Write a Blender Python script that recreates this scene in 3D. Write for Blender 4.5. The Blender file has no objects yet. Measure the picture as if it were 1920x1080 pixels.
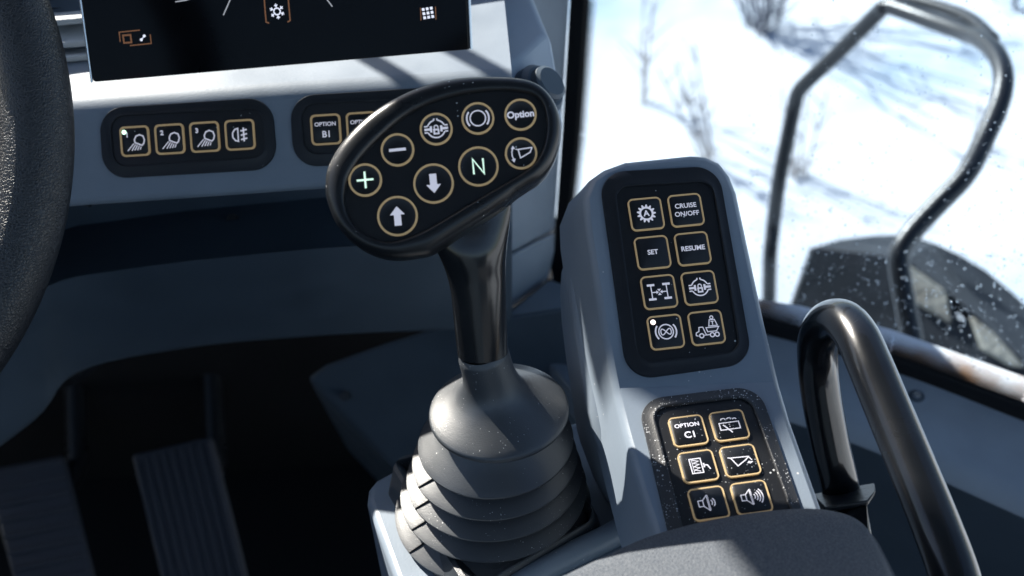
import bpy, bmesh, math, random
import numpy as np
from mathutils import Vector, Matrix, noise
random.seed(7)
R = math.radians
scn = bpy.context.scene
C = scn.collection

# ---------------------------------------------------------------- camera
F = 2400.0                       # focal length in photo pixels (45 mm on a 36 mm sensor)
PITCH, ROLL = R(38), R(4.9)
EYE = Vector((0, 0, 1.12))
fw = Vector((0, math.cos(PITCH), -math.sin(PITCH)))
dn0 = Vector((0, -math.sin(PITCH), -math.cos(PITCH)))
rt = math.cos(ROLL) * Vector((1, 0, 0)) + math.sin(ROLL) * dn0
dn = -math.sin(ROLL) * Vector((1, 0, 0)) + math.cos(ROLL) * dn0
cam = bpy.data.objects.new('camera', bpy.data.cameras.new('camera')); C.objects.link(cam)
m = Matrix((rt, -dn, -fw)).transposed().to_4x4(); m.translation = EYE
cam.matrix_world = m
cam.data.lens = 45; cam.data.sensor_width = 36
cam.data.clip_start = 0.02; cam.data.clip_end = 300
cam.data.dof.use_dof = True; cam.data.dof.focus_distance = 0.61; cam.data.dof.aperture_fstop = 9
scn.camera = cam

# ---------------------------------------------------------------- light
SUN = Vector((0.525, -0.635, -0.567)).normalized()       # direction the light travels
world = bpy.data.worlds.new('World'); scn.world = world; world.use_nodes = True
wn = world.node_tree; bg = wn.nodes['Background']
sky = wn.nodes.new('ShaderNodeTexSky'); sky.sky_type = 'NISHITA'; sky.sun_disc = False
sky.sun_elevation = math.asin(-SUN.z); sky.sun_rotation = math.atan2(-SUN.x, -SUN.y)
wn.links.new(sky.outputs[0], bg.inputs[0]); bg.inputs[1].default_value = 0.06
sl = bpy.data.lights.new('sun', 'SUN'); sl.energy = 5.0; sl.angle = R(0.5); sl.color = (1, .94, .84)
so = bpy.data.objects.new('sun', sl); C.objects.link(so)
so.rotation_euler = SUN.to_track_quat('-Z', 'Y').to_euler(); so.location = (-3, 2, 4)
scn.view_settings.view_transform = 'Standard'; scn.view_settings.look = 'None'
scn.view_settings.exposure = 1.62; scn.view_settings.gamma = 1
scn.render.engine = 'CYCLES'

# ---------------------------------------------------------------- materials
def mat(name, col, rough=.5, spec=.5, metal=0, bump=None, emit=None, coat=0, specks=None, var=0, colnoise=None):
    m = bpy.data.materials.new(name); m.use_nodes = True
    nt = m.node_tree; b = nt.nodes['Principled BSDF']; L = nt.links.new
    b.inputs['Base Color'].default_value = (*col, 1); b.inputs['Roughness'].default_value = rough
    b.inputs['Metallic'].default_value = metal; b.inputs['Specular IOR Level'].default_value = spec
    b.inputs['Coat Weight'].default_value = coat
    tc = nt.nodes.new('ShaderNodeTexCoord')
    colout = None
    if var:
        n = nt.nodes.new('ShaderNodeTexNoise'); n.inputs['Scale'].default_value = 35; n.inputs['Detail'].default_value = 6
        L(tc.outputs['Object'], n.inputs['Vector'])
        mr = nt.nodes.new('ShaderNodeMapRange'); mr.inputs[1].default_value = .3; mr.inputs[2].default_value = .7
        mr.inputs[3].default_value = 1 - var; mr.inputs[4].default_value = 1 + var; L(n.outputs[0], mr.inputs[0])
        mx = nt.nodes.new('ShaderNodeVectorMath'); mx.operation = 'SCALE'; mx.inputs[0].default_value = col
        L(mr.outputs[0], mx.inputs['Scale']); colout = mx.outputs[0]
        mr2 = nt.nodes.new('ShaderNodeMapRange'); mr2.inputs[1].default_value = .3; mr2.inputs[2].default_value = .7
        mr2.inputs[3].default_value = rough * .85; mr2.inputs[4].default_value = min(1, rough * 1.15); L(n.outputs[0], mr2.inputs[0])
        L(mr2.outputs[0], b.inputs['Roughness'])
    if specks:                       # dust grains: scale, threshold, colour
        for sc, th, sc2 in specks:
            v = nt.nodes.new('ShaderNodeTexVoronoi'); v.inputs['Scale'].default_value = sc
            L(tc.outputs['Object'], v.inputs['Vector'])
            n = nt.nodes.new('ShaderNodeTexNoise'); n.inputs['Scale'].default_value = sc2; n.inputs['Detail'].default_value = 2
            L(tc.outputs['Object'], n.inputs['Vector'])
            sep = nt.nodes.new('ShaderNodeSeparateColor'); L(v.outputs['Color'], sep.inputs[0])
            # grain size varies per cell and with the patchiness noise
            mu = nt.nodes.new('ShaderNodeMath'); mu.operation = 'MULTIPLY'; L(sep.outputs[0], mu.inputs[0]); L(n.outputs[0], mu.inputs[1])
            m2 = nt.nodes.new('ShaderNodeMath'); m2.operation = 'SUBTRACT'; L(mu.outputs[0], m2.inputs[0]); m2.inputs[1].default_value = th
            m3 = nt.nodes.new('ShaderNodeMath'); m3.operation = 'GREATER_THAN'; L(m2.outputs[0], m3.inputs[0]); L(v.outputs['Distance'], m3.inputs[1])
            mix = nt.nodes.new('ShaderNodeMix'); mix.data_type = 'RGBA'; L(m3.outputs[0], mix.inputs[0])
            if colout: L(colout, mix.inputs[6])
            else: mix.inputs[6].default_value = (*col, 1)
            mix.inputs[7].default_value = (.5, .51, .52, 1); colout = mix.outputs[2]
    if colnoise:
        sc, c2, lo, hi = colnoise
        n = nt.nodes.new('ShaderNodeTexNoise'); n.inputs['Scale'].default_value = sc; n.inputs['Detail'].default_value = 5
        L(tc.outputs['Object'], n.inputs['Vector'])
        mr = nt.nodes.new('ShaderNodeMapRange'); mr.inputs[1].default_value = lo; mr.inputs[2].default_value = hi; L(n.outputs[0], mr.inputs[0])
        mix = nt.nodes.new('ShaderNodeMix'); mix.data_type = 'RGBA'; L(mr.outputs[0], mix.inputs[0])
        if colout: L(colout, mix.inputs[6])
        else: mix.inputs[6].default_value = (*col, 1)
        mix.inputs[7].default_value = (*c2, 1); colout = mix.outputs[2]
    if colout: L(colout, b.inputs['Base Color'])
    if bump:
        kind, sc, dist = bump
        if kind == 'leather':
            n = nt.nodes.new('ShaderNodeTexVoronoi'); n.feature = 'DISTANCE_TO_EDGE'; n.inputs['Scale'].default_value = sc
            w = nt.nodes.new('ShaderNodeTexNoise'); w.inputs['Scale'].default_value = sc * .45; w.inputs['Detail'].default_value = 3
            L(tc.outputs['Object'], w.inputs['Vector'])
            ad = nt.nodes.new('ShaderNodeVectorMath'); ad.operation = 'MULTIPLY_ADD'
            ad.inputs[1].default_value = (.002, .002, .002); L(w.outputs['Color'], ad.inputs[0]); L(tc.outputs['Object'], ad.inputs[2])
            L(ad.outputs[0], n.inputs['Vector'])
            po = nt.nodes.new('ShaderNodeMath'); po.operation = 'POWER'; po.inputs[1].default_value = .5; L(n.outputs[0], po.inputs[0]); h = po.outputs[0]
        else:
            n = nt.nodes.new('ShaderNodeTexNoise'); n.inputs['Scale'].default_value = sc; n.inputs['Detail'].default_value = 4
            L(tc.outputs['Object'], n.inputs['Vector']); h = n.outputs[0]
        bp = nt.nodes.new('ShaderNodeBump'); bp.inputs['Distance'].default_value = dist; bp.inputs['Strength'].default_value = 1
        L(h, bp.inputs['Height']); L(bp.outputs[0], b.inputs['Normal'])
    if emit:
        b.inputs['Emission Color'].default_value = (*emit[0], 1); b.inputs['Emission Strength'].default_value = emit[1]
    return m

M = {}
M['grey'] = mat('grey_plastic', (.19, .23, .28), .45, .4, bump=('n', 900, .00008), var=.06, specks=[(420, .56, 40)])
M['greyc'] = mat('console_plastic', (.185, .225, .275), .4, .45, bump=('n', 1100, .00005), var=.05, specks=[(380, .44, 30)])
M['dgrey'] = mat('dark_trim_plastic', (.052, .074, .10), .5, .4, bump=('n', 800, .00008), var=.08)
M['black'] = mat('black_plastic', (.008, .0095, .012), .3, .38, bump=('n', 1500, .00004), var=.1, specks=[(500, .42, 60)])
M['gloss'] = mat('glossy_black_plastic', (.008, .009, .011), .2, .6, bump=('n', 60, .0001), var=.1)
M['bezel'] = mat('satin_black_bezel', (.009, .011, .015), .42, .4, bump=('n', 1800, .00004), specks=[(300, .6, 60)])
M['dusty'] = mat('dusty_black_bezel', (.02, .022, .026), .45, .5, bump=('n', 1300, .0001), specks=[(1100, .20, 90), (650, .36, 60)])
M['face'] = mat('membrane_black', (.006, .007, .0095), .4, .4, bump=('n', 1800, .00002), specks=[(420, .45, 70)])
M['faced'] = mat('dusty_membrane_black', (.007, .008, .0105), .4, .4, bump=('n', 1800, .00002), specks=[(1000, .33, 90), (600, .40, 60)])
M['pillar'] = mat('pillar_plastic', (.30, .35, .41), .5, .4, bump=('n', 900, .00008), var=.06)
M['gold'] = mat('gold_print', (.50, .37, .20), .5, .3, emit=((1, .66, .3), .04))
M['white'] = mat('white_print', (.56, .56, .62), .5, .3, emit=((.9, .88, 1), .12))
M['green'] = mat('green_lit_print', (.7, .9, .75), .5, .3, emit=((.72, 1, .78), .26))
M['ledg'] = mat('green_lamp', (.6, .9, .7), .4, .3, emit=((.6, 1, .72), .8))
M['ledw'] = mat('warm_lamp', (.9, .8, .75), .4, .3, emit=((1, .82, .75), .8))
M['rubber'] = mat('boot_rubber', (.032, .038, .046), .42, .9, bump=('n', 1500, .00008), var=.1, specks=[(1000, .37, 50), (640, .47, 60)])
M['leather'] = mat('black_leather', (.012, .014, .018), .34, .55, bump=('leather', 700, .0003))
M['fabric'] = mat('armrest_fabric', (.058, .068, .084), .9, .2, bump=('n', 1100, .0009), colnoise=(1500, (.12, .13, .145), .4, .62))
M['screen'] = mat('screen_glass', (.003, .0035, .005), .16, .12, var=.3)
M['scrg'] = mat('screen_gold', (.10, .05, .025), .4, .3, emit=((1, .45, .22), .045))
M['scrw'] = mat('screen_white', (.3, .3, .35), .4, .3, emit=((.8, .84, 1), .32))
M['scrl'] = mat('screen_line', (.05, .05, .05), .4, .3, emit=((.7, .75, .85), .16))
M['lightgrey'] = mat('light_grey_plastic', (.55, .57, .58), .45, .4, bump=('n', 900, .0002))
M['metal'] = mat('steel_and_highlight', (.6, .62, .66), .25, .5, metal=1)
M['seal'] = mat('rubber_seal', (.006, .007, .009), .6, .3, bump=('n', 500, .0003))
M['paint'] = mat('black_painted_tube', (.005, .006, .008), .24, .35, bump=('n', 90, .0001), var=.1, coat=.4)
M['opaint'] = mat('outdoor_black_paint', (.012, .014, .018), .35, .5, bump=('n', 200, .0004))
M['pedal'] = mat('pedal_rubber', (.06, .064, .078), .55, .4, bump=('n', 700, .0004))
M['carpet'] = mat('floor_mat', (.008, .009, .011), .9, .2, bump=('n', 300, .002))
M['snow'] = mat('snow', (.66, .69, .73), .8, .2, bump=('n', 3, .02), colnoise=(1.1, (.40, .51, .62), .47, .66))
M['twig'] = mat('twig_bark', (.34, .31, .30), .9, .1)
M['bark2'] = mat('bush_bark', (.14, .14, .17), .9, .1)
M['fender'] = mat('fender_plastic', (.012, .015, .02), .6, .3, bump=('n', 60, .0005), colnoise=(9, (.03, .036, .045), .4, .7))
M['lit_tan'] = mat('painted_sunlit_tan', (.34, .33, .29), .8, .2, bump=('n', 90, .003), colnoise=(20, (.22, .2, .17), .45, .7))  # beige of sunlit faces, the sunlight put into the colour
M['ledge'] = mat('snowy_ledge_paint', (.88, .86, .86), .5, .4, colnoise=(6, (.40, .2, .09), .53, .6))
M['orange'] = mat('orange_badge', (.55, .12, .03), .4, .4)
M['copper'] = mat('orange_wire', (.5, .2, .06), .4, .4)
M['yel'] = mat('yellow_paint', (.6, .36, .03), .4, .5)

def mat_drop():
    m = bpy.data.materials.new('water_drop'); m.use_nodes = True; nt = m.node_tree
    b = nt.nodes['Principled BSDF']; b.inputs['Base Color'].default_value = (.85, .9, .95, 1)
    b.inputs['Roughness'].default_value = .08; b.inputs['Transmission Weight'].default_value = .75; b.inputs['IOR'].default_value = 1.33
    return m
M['drop'] = mat_drop()
def mat_glass():
    m = bpy.data.materials.new('window_glass'); m.use_nodes = True; nt = m.node_tree; nt.nodes.remove(nt.nodes['Principled BSDF'])
    o = nt.nodes['Material Output']; t = nt.nodes.new('ShaderNodeBsdfTransparent'); g = nt.nodes.new('ShaderNodeBsdfGlossy')
    g.inputs['Roughness'].default_value = .02; f = nt.nodes.new('ShaderNodeFresnel'); f.inputs[0].default_value = 1.35
    t.inputs[0].default_value = (.54, .635, .73, 1)
    mx = nt.nodes.new('ShaderNodeMixShader'); nt.links.new(f.outputs[0], mx.inputs[0])
    nt.links.new(t.outputs[0], mx.inputs[1]); nt.links.new(g.outputs[0], mx.inputs[2]); nt.links.new(mx.outputs[0], o.inputs[0])
    return m
M['glass'] = mat_glass()

# ---------------------------------------------------------------- geometry helpers
def ray(px, py): return fw + (px - 960) / F * rt + (py - 540) / F * dn
def P(px, py, d): return EYE + d * ray(px, py)
class Pl:                                   # plane through a point with a normal
    def __init__(s, p, n): s.p = Vector(p); s.n = Vector(n).normalized()
    def hit(s, px, py):
        r = ray(px, py); return EYE + r * ((s.p - EYE).dot(s.n) / r.dot(s.n))
def pl3(a, b, c): return Pl(a, (b - a).cross(c - a))
class Fr:                                   # local frame lying on a panel: a right, b down, h towards the viewer
    def __init__(s, o, x, y):
        s.o = Vector(o); s.x = Vector(x).normalized(); y = Vector(y); s.y = (y - y.dot(s.x) * s.x).normalized()
        s.n = s.y.cross(s.x).normalized()
        if s.n.dot(EYE - s.o) < 0: s.n = -s.n
        s.pl = Pl(s.o, s.n)
    def pt(s, a, b, h=0): return s.o + a * s.x + b * s.y + h * s.n
    def loc(s, px, py):
        q = s.pl.hit(px, py) - s.o; return (q.dot(s.x), q.dot(s.y))
def fitframe(rx, ry, rz, u, v, d):
    cx, sx, cy, sy, cz, sz = math.cos(rx), math.sin(rx), math.cos(ry), math.sin(ry), math.cos(rz), math.sin(rz)
    Rm = np.array([[cz, -sz, 0], [sz, cz, 0], [0, 0, 1]]) @ np.array([[cy, 0, sy], [0, 1, 0], [-sy, 0, cy]]) @ np.array([[1, 0, 0], [0, cx, -sx], [0, sx, cx]])
    w = lambda c: float(c[0]) * rt + float(c[1]) * dn + float(c[2]) * fw
    return Fr(P(u, v, d), w(Rm[:, 0]), w(Rm[:, 1]))

def mesh_obj(name, verts, faces, m, parent=None, origin=None, smooth=40, mods=(), mi=None):
    org = Vector(origin) if origin is not None else (Vector(parent['_o']) if parent is not None else Vector((0, 0, 0)))
    me = bpy.data.meshes.new(name)
    me.from_pydata([tuple(Vector(v) - org) for v in verts], [], faces)
    bm = bmesh.new(); bm.from_mesh(me); bmesh.ops.remove_doubles(bm, verts=bm.verts, dist=1e-7)
    bmesh.ops.recalc_face_normals(bm, faces=bm.faces); bm.to_mesh(me); bm.free()
    for x in (m if isinstance(m, (list, tuple)) else [m]): me.materials.append(x)
    if smooth:
        me.polygons.foreach_set('use_smooth', [True] * len(me.polygons)); me.set_sharp_from_angle(angle=R(smooth))
    o = bpy.data.objects.new(name, me); C.objects.link(o)
    if parent is not None: o.parent = parent
    else: o.location = org
    o['_o'] = tuple(org)
    for k, kw in mods:
        md = o.modifiers.new(k.lower(), k)
        for a, b in kw.items(): setattr(md, a, b)
    return o
def thing(name, label, cat, loc, group=None):
    o = bpy.data.objects.new(name, None); C.objects.link(o); o.empty_display_size = .02
    o.location = loc; o['label'] = label; o['category'] = cat; o['_o'] = tuple(loc)
    if group: o['group'] = group
    return o
def tag(o, label, cat, group=None):
    o['label'] = label; o['category'] = cat
    if group: o['group'] = group
    return o
def bev(w, seg=3, ang=30): return ('BEVEL', dict(width=w, segments=seg, limit_method='ANGLE', angle_limit=R(ang)))
def sol(t, off=-1): return ('SOLIDIFY', dict(thickness=t, offset=off))
def sub(n=1): return ('SUBSURF', dict(levels=n, render_levels=n))

def rings(rs, closed=True, cap0=False, cap1=False):       # loft between rings of equal length
    n = len(rs[0]); v = [p for r in rs for p in r]; f = []
    for i in range(len(rs) - 1):
        for k in range(n if closed else n - 1):
            a = i * n + k; b = i * n + (k + 1) % n
            f.append((a, b, b + n, a + n))
    if cap0: f.append(tuple(range(n))[::-1])
    if cap1: f.append(tuple((len(rs) - 1) * n + k for k in range(n)))
    return v, f
def prism(pts, vec):                                        # polygon of 3-D points pushed along a vector
    vec = Vector(vec); return rings([[Vector(p) for p in pts], [Vector(p) + vec for p in pts]], True, True, True)
def join(parts):
    V, Fc = [], []
    for v, f in parts:
        k = len(V); V += list(v); Fc += [tuple(i + k for i in g) for g in f]
    return V, Fc
def catmull(pts, n=8, closed=False):
    pts = [Vector(p) for p in pts]; out = []; N = len(pts)
    for i in range(N if closed else N - 1):
        if closed: a, b, c, d = pts[i - 1], pts[i], pts[(i + 1) % N], pts[(i + 2) % N]
        else: a, b, c, d = pts[max(i - 1, 0)], pts[i], pts[i + 1], pts[min(i + 2, N - 1)]
        for k in range(n):
            t = k / n
            out.append(.5 * ((2 * b) + (c - a) * t + (2 * a - 5 * b + 4 * c - d) * t * t + (3 * b - a - 3 * c + d) * t ** 3))
    if not closed: out.append(pts[-1])
    return out
def tube(path, rad, seg=20, caps=True, flat=1.0, updir=None):
    path = [Vector(p) for p in path]; n = len(path)
    rad = rad if isinstance(rad, (list, tuple)) else [rad] * n
    rs = []; up = None
    for i, p in enumerate(path):
        t = (path[min(i + 1, n - 1)] - path[max(i - 1, 0)]).normalized()
        if up is None:
            up = Vector(updir) if updir is not None else (Vector((0, 0, 1)) if abs(t.z) < .9 else Vector((1, 0, 0)))
        up = (up - up.dot(t) * t).normalized(); s = t.cross(up)
        rs.append([p + rad[i] * (math.cos(a) * s + flat * math.sin(a) * up) for a in [2 * math.pi * k / seg for k in range(seg)]])
    return rings(rs, True, caps, caps)
def lathe(stack, seg=96):                                   # stack of (centre, radius, axis)
    rs = []
    for c, r, ax in stack:
        ax = Vector(ax).normalized(); s = ax.cross(Vector((0, 1, 0))).normalized(); t = ax.cross(s)
        rs.append([c + r * (math.cos(a) * s + math.sin(a) * t) for a in [2 * math.pi * k / seg for k in range(seg)]])
    return rs
def roundpoly(pts, r, seg=7):
    out = []; n = len(pts); r = r if isinstance(r, (list, tuple)) else [r] * n
    for i in range(n):
        a, b, c = [Vector((*pts[j % n], 0)) for j in (i - 1, i, i + 1)]
        u = (a - b); v = (c - b); lu, lv = u.length, v.length; u.normalize(); v.normalize()
        ang = u.angle(v); t = min(r[i] / math.tan(ang / 2), lu * .49, lv * .49); rr = t * math.tan(ang / 2)
        ce = b + (u + v).normalized() * (rr / math.sin(ang / 2)); p0 = b + u * t - ce; p1 = b + v * t - ce
        tot = p0.angle(p1); sgn = 1 if p0.cross(p1).z > 0 else -1
        for k in range(seg + 1):
            q = Matrix.Rotation(sgn * tot * k / seg, 3, 'Z') @ p0 + ce; out.append((q.x, q.y))
    return out
def rrect(cx, cy, w, h, r, seg=6): return roundpoly([(cx - w / 2, cy - h / 2), (cx + w / 2, cy - h / 2), (cx + w / 2, cy + h / 2), (cx - w / 2, cy + h / 2)], r, seg)
def resample(pts, n):
    pts = [Vector((p[0], p[1], 0)) for p in pts]; pts.append(pts[0]); L = [0]
    for a, b in zip(pts, pts[1:]): L.append(L[-1] + (b - a).length)
    out = []; j = 0
    for k in range(n):
        s = L[-1] * k / n
        while L[j + 1] < s: j += 1
        t = (s - L[j]) / max(L[j + 1] - L[j], 1e-12); q = pts[j].lerp(pts[j + 1], t); out.append((q.x, q.y))
    return out

# strokes, fills and letters that lie on a panel ------------------------------
class Ink:
    def __init__(s, fr, cx, cy, h, u, rot=0):              # u = metres per icon unit (icon spans -1..1, y down)
        s.fr, s.cx, s.cy, s.h, s.u, s.rot = fr, cx, cy, h, u, rot; s.parts = []
    def w(s, x, y, dh=0):
        c, q = math.cos(s.rot), math.sin(s.rot)
        return s.fr.pt(s.cx + s.u * (c * x - q * y), s.cy + s.u * (q * x + c * y), s.h + dh)
    def fill(s, pts):
        n = len(pts); s.parts.append(([s.w(*p) for p in pts], [tuple(range(n))])); return s
    def line(s, pts, w=.09, closed=False):
        P2 = [Vector((*p, 0)) for p in pts]; n = len(P2); a, b = [], []
        for i in range(n):
            p = P2[i]
            pr = P2[i - 1] if (closed or i) else None; nx = P2[(i + 1) % n] if (closed or i < n - 1) else None
            t1 = (p - pr).normalized() if pr is not None else None; t2 = (nx - p).normalized() if nx is not None else None
            t = ((t1 or t2) + (t2 or t1)); t = t.normalized() if t.length > 1e-6 else (t1 or t2)
            nn = Vector((-t.y, t.x, 0)); k = 1.0
            if t1 is not None and t2 is not None: k = 1 / max(.45, nn.dot(Vector((-t1.y, t1.x, 0))))
            a.append(p + nn * w / 2 * k); b.append(p - nn * w / 2 * k)
        V = [s.w(q.x, q.y) for q in a] + [s.w(q.x, q.y) for q in b]
        s.parts.append((V, [(i, (i + 1) % n, n + (i + 1) % n, n + i) for i in range(n if closed else n - 1)])); return s
    def arc(s, cx, cy, r, a0, a1, w=.09, n=24, ry=None):
        ry = ry or r; full = abs(a1 - a0) >= 360
        pts = [(cx + r * math.cos(R(a0 + (a1 - a0) * k / n)), cy + ry * math.sin(R(a0 + (a1 - a0) * k / n))) for k in range(n if full else n + 1)]
        return s.line(pts, w, full)
    def disc(s, cx, cy, r, n=20): return s.fill([(cx + r * math.cos(2 * math.pi * k / n), cy + r * math.sin(2 * math.pi * k / n)) for k in range(n)])
    def text(s, txt, x, y, size, bold=.0, sx=1.0):
        cu = bpy.data.curves.new('t', 'FONT'); cu.body = txt; cu.size = size; cu.align_x = 'CENTER'; cu.align_y = 'CENTER'; cu.offset = bold; cu.resolution_u = 4
        to = bpy.data.objects.new('t', cu); C.objects.link(to); bpy.context.view_layer.update()
        me = bpy.data.meshes.new_from_object(to.evaluated_get(bpy.context.evaluated_depsgraph_get()))
        s.parts.append(([s.w(x + v.co.x * sx, y - v.co.y) for v in me.vertices], [tuple(p.vertices) for p in me.polygons]))
        bpy.data.objects.remove(to); bpy.data.curves.remove(cu); bpy.data.meshes.remove(me); return s
    def obj(s, name, m, parent): return mesh_obj(name, *join(s.parts), m, parent, smooth=0)

def ic_light(i, num):
    i.text(num, -.48, -.42, .42, .02)
    pts = [(.0, .12)] + [(.32 + .36 * math.cos(R(a)), -.02 + .36 * math.sin(R(a))) for a in range(-150, 75, 18)] + [(.0, .12)]
    i.line([(.02, .1), (.0, -.1), (.12, -.32), (.36, -.4), (.6, -.3), (.68, -.05), (.6, .2), (.48, .3)], .09, True)
    for k, (x, y) in enumerate([(-.5, .62), (-.22, .62), (-.02, .6), (.16, .6), (.34, .58)]):
        x0, y0 = (-.06 + .12 * k, .16 + .055 * k); i.line([(x0, y0), (x, y)], .07)
def ic_fog(i, _):
    i.line([(-.1, -.42), (-.1, .42), (-.3, .36), (-.46, .14), (-.46, -.14), (-.3, -.36)], .09, True)
    i.line([(.28, -.45), (.28, .45)], .1)
    for y in (-.28, 0, .28): i.line([(.08, y + .04), (.5, y - .04)], .1)
def ic_text(lines, size, bold=.02, dy=.5, y0=0, sx=1.0):
    def f(i, _):
        for k, t in enumerate(lines): i.text(t, 0, y0 + (k - (len(lines) - 1) / 2) * dy, size, bold, sx)
    return f
def ic_option(code):
    def f(i, _): i.text('OPTION', 0, -.34, .36, .008, 1.05); i.text(code, .05, .32, .58, .012)
    return f
def ic_gear(i, _):
    i.arc(0, 0, .36, 0, 360, .1, 32); i.text('A', 0, .0, .5, .015)
    for k in range(13):
        a = 2 * math.pi * k / 13; c, s_ = math.cos(a), math.sin(a)
        i.fill([(.37 * c - .1 * -s_, .37 * s_ - .1 * c), (.56 * c - .03 * -s_, .56 * s_ - .03 * c), (.56 * c + .03 * -s_, .56 * s_ + .03 * c), (.37 * c + .1 * -s_, .37 * s_ + .1 * c)])
def ic_axle(i, _):
    for x in (-.45, .45):
        i.line([(x, -.42), (x, .42)], .06)
        for y in (-.42, .42): i.line([(x - .22, y), (x + .22, y)], .13)
    i.line([(-.45, .02), (-.14, .02)], .06); i.line([(.14, .02), (.45, .02)], .06)
    for a in (0, 90, 180, 270):
        c, s_ = math.cos(R(a)), math.sin(R(a))
        i.fill([(.03 * c, .03 * s_ + .02), (.18 * c - .11 * s_, .18 * s_ + .11 * c + .02), (.18 * c + .11 * s_, .18 * s_ - .11 * c + .02)])
def ic_lock(i, _):
    w = .075
    i.arc(0, 0, .48, 22, 158, w); i.arc(0, 0, .48, 202, 256, w); i.arc(0, 0, .48, 284, 338, w)
    for s_ in (-1, 1):
        i.line([(s_ * .46, -.17), (s_ * .64, -.17)], w); i.line([(s_ * .46, .17), (s_ * .64, .17)], w)
        i.line([(s_ * .3, 0), (s_ * .64, 0)], .13); i.line([(s_ * .28, -.17), (s_ * .28, .17)], .12)
        i.line([(s_ * .1, -.46), (s_ * .08, -.58)], w)
    i.line([(-.12, .04), (.12, .04), (.12, .26), (-.12, .26)], .09, True); i.arc(0, -.1, .1, 180, 360, .06, 10)
    i.line([(-.1, -.1), (-.1, .04)], .06); i.line([(.1, -.1), (.1, -.02)], .06)
def ic_brake(inf):
    def f(i, _):
        i.arc(0, 0, .42, 0, 360, .07, 36); i.arc(0, 0, .6, 140, 220, .09); i.arc(0, 0, .6, -40, 40, .09)
        if inf: i.line([(.3 * math.cos(t) * 1.0, .34 * math.sin(t) * math.cos(t)) for t in [2 * math.pi * k / 32 for k in range(32)]], .06, True)
    return f
def ic_truck(i, _):
    i.line([(-.7, .42), (-.66, .26), (-.5, .2), (-.46, -.04), (-.24, -.04), (-.16, .26), (-.1, .42)], .055)
    i.line([(-.7, .42), (-.56, .46)], .055); i.line([(-.22, .44), (.14, .44)], .055)
    i.line([(-.06, .02), (.0, .26), (.52, .26), (.68, .02)], .055, True)
    for x in (-.38, .24, .52): i.arc(x, .46, .12, 0, 360, .065, 16)
    i.line([(.12, -.06), (.2, -.42), (.5, -.42), (.62, -.06)], .055, True); i.arc(.35, -.55, .09, 0, 360, .055, 14); i.text('T', .36, -.22, .3, .012)
def ic_wiper(i, _):
    i.line([(-.56, -.16), (.56, -.16), (.56, .3), (-.56, .3)], .06, True); i.line([(-.36, -.04), (.06, .52)], .07)
    i.arc(-.28, -.3, .16, 200, 330, .06, 8); i.arc(.06, -.3, .16, 210, 330, .06, 8); i.arc(.36, -.28, .12, 210, 340, .06, 8)
    for y in (-.02, .12): i.disc(.0, y, .03, 8)
def ic_seat(i, _):
    i.line([(-.42, -.46), (.2, -.46), (.2, .46), (-.42, .46)], .055, True)
    z = [(-.26, -.38), (.06, -.28), (-.26, -.18), (.06, -.07), (-.26, .04), (.06, .15), (-.26, .26), (.06, .36)]
    i.line(z, .05); i.line([(-.3, -.46), (-.3, .46)], .03)
    i.line([(.26, -.08), (.32, -.08), (.32, .12), (.26, .12)], .06); i.line([(.32, .02), (.5, .02), (.62, .3)], .06)
def ic_bucket(i, _):
    i.line([(-.66, -.24), (-.5, -.18)], .05); i.line([(-.5, -.2), (.5, -.16), (.32, .02), (-.22, .36)], .055, True)
    i.line([(.5, -.14), (.64, .1)], .05); i.fill([(.32, .24), (.46, .13), (.64, .22), (.5, .3)]); i.line([(.46, .2), (.66, .2)], .05)
def ic_speaker(n):
    def f(i, _):
        i.line([(-.56, -.18), (-.3, -.18), (-.3, .18), (-.56, .18)], .05, True); i.line([(-.3, -.18), (-.04, -.46), (-.04, .46), (-.3, .18)], .05)
        i.line([(-.04, -.46), (.02, -.46), (.02, .46), (-.04, .46)], .03)
        for k in range(n): i.arc(-.02, 0, .22 + .14 * k, -42, 42, .055, 10)
    return f
def ic_plus(i, _): i.line([(-.5, 0), (.5, 0)], .12); i.line([(0, -.5), (0, .5)], .12)
def ic_minus(i, _): i.line([(-.5, 0), (.5, 0)], .17)
def ic_arrow(up):
    s = 1 if up else -1
    return lambda i, _: i.fill([(0, -.5 * s), (.38, -.06 * s), (.18, -.06 * s), (.18, .5 * s), (-.18, .5 * s), (-.18, -.06 * s), (-.38, -.06 * s)])
def ic_N(i, _): i.line([(-.3, .45), (-.3, -.45), (.3, .45), (.3, -.45)], .1)
def ic_lift(i, _):
    i.line([(-.28, -.26), (-.12, -.2)], .05); i.line([(-.14, -.22), (.62, -.26), (.5, 0), (-.06, .26)], .065, True)
    i.line([(-.42, -.32), (-.5, -.1), (-.5, .12), (-.42, .34)], .06)
    i.fill([(-.42, -.46), (-.3, -.28), (-.54, -.26)]); i.fill([(-.42, .48), (-.56, .3), (-.32, .27)])

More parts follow.
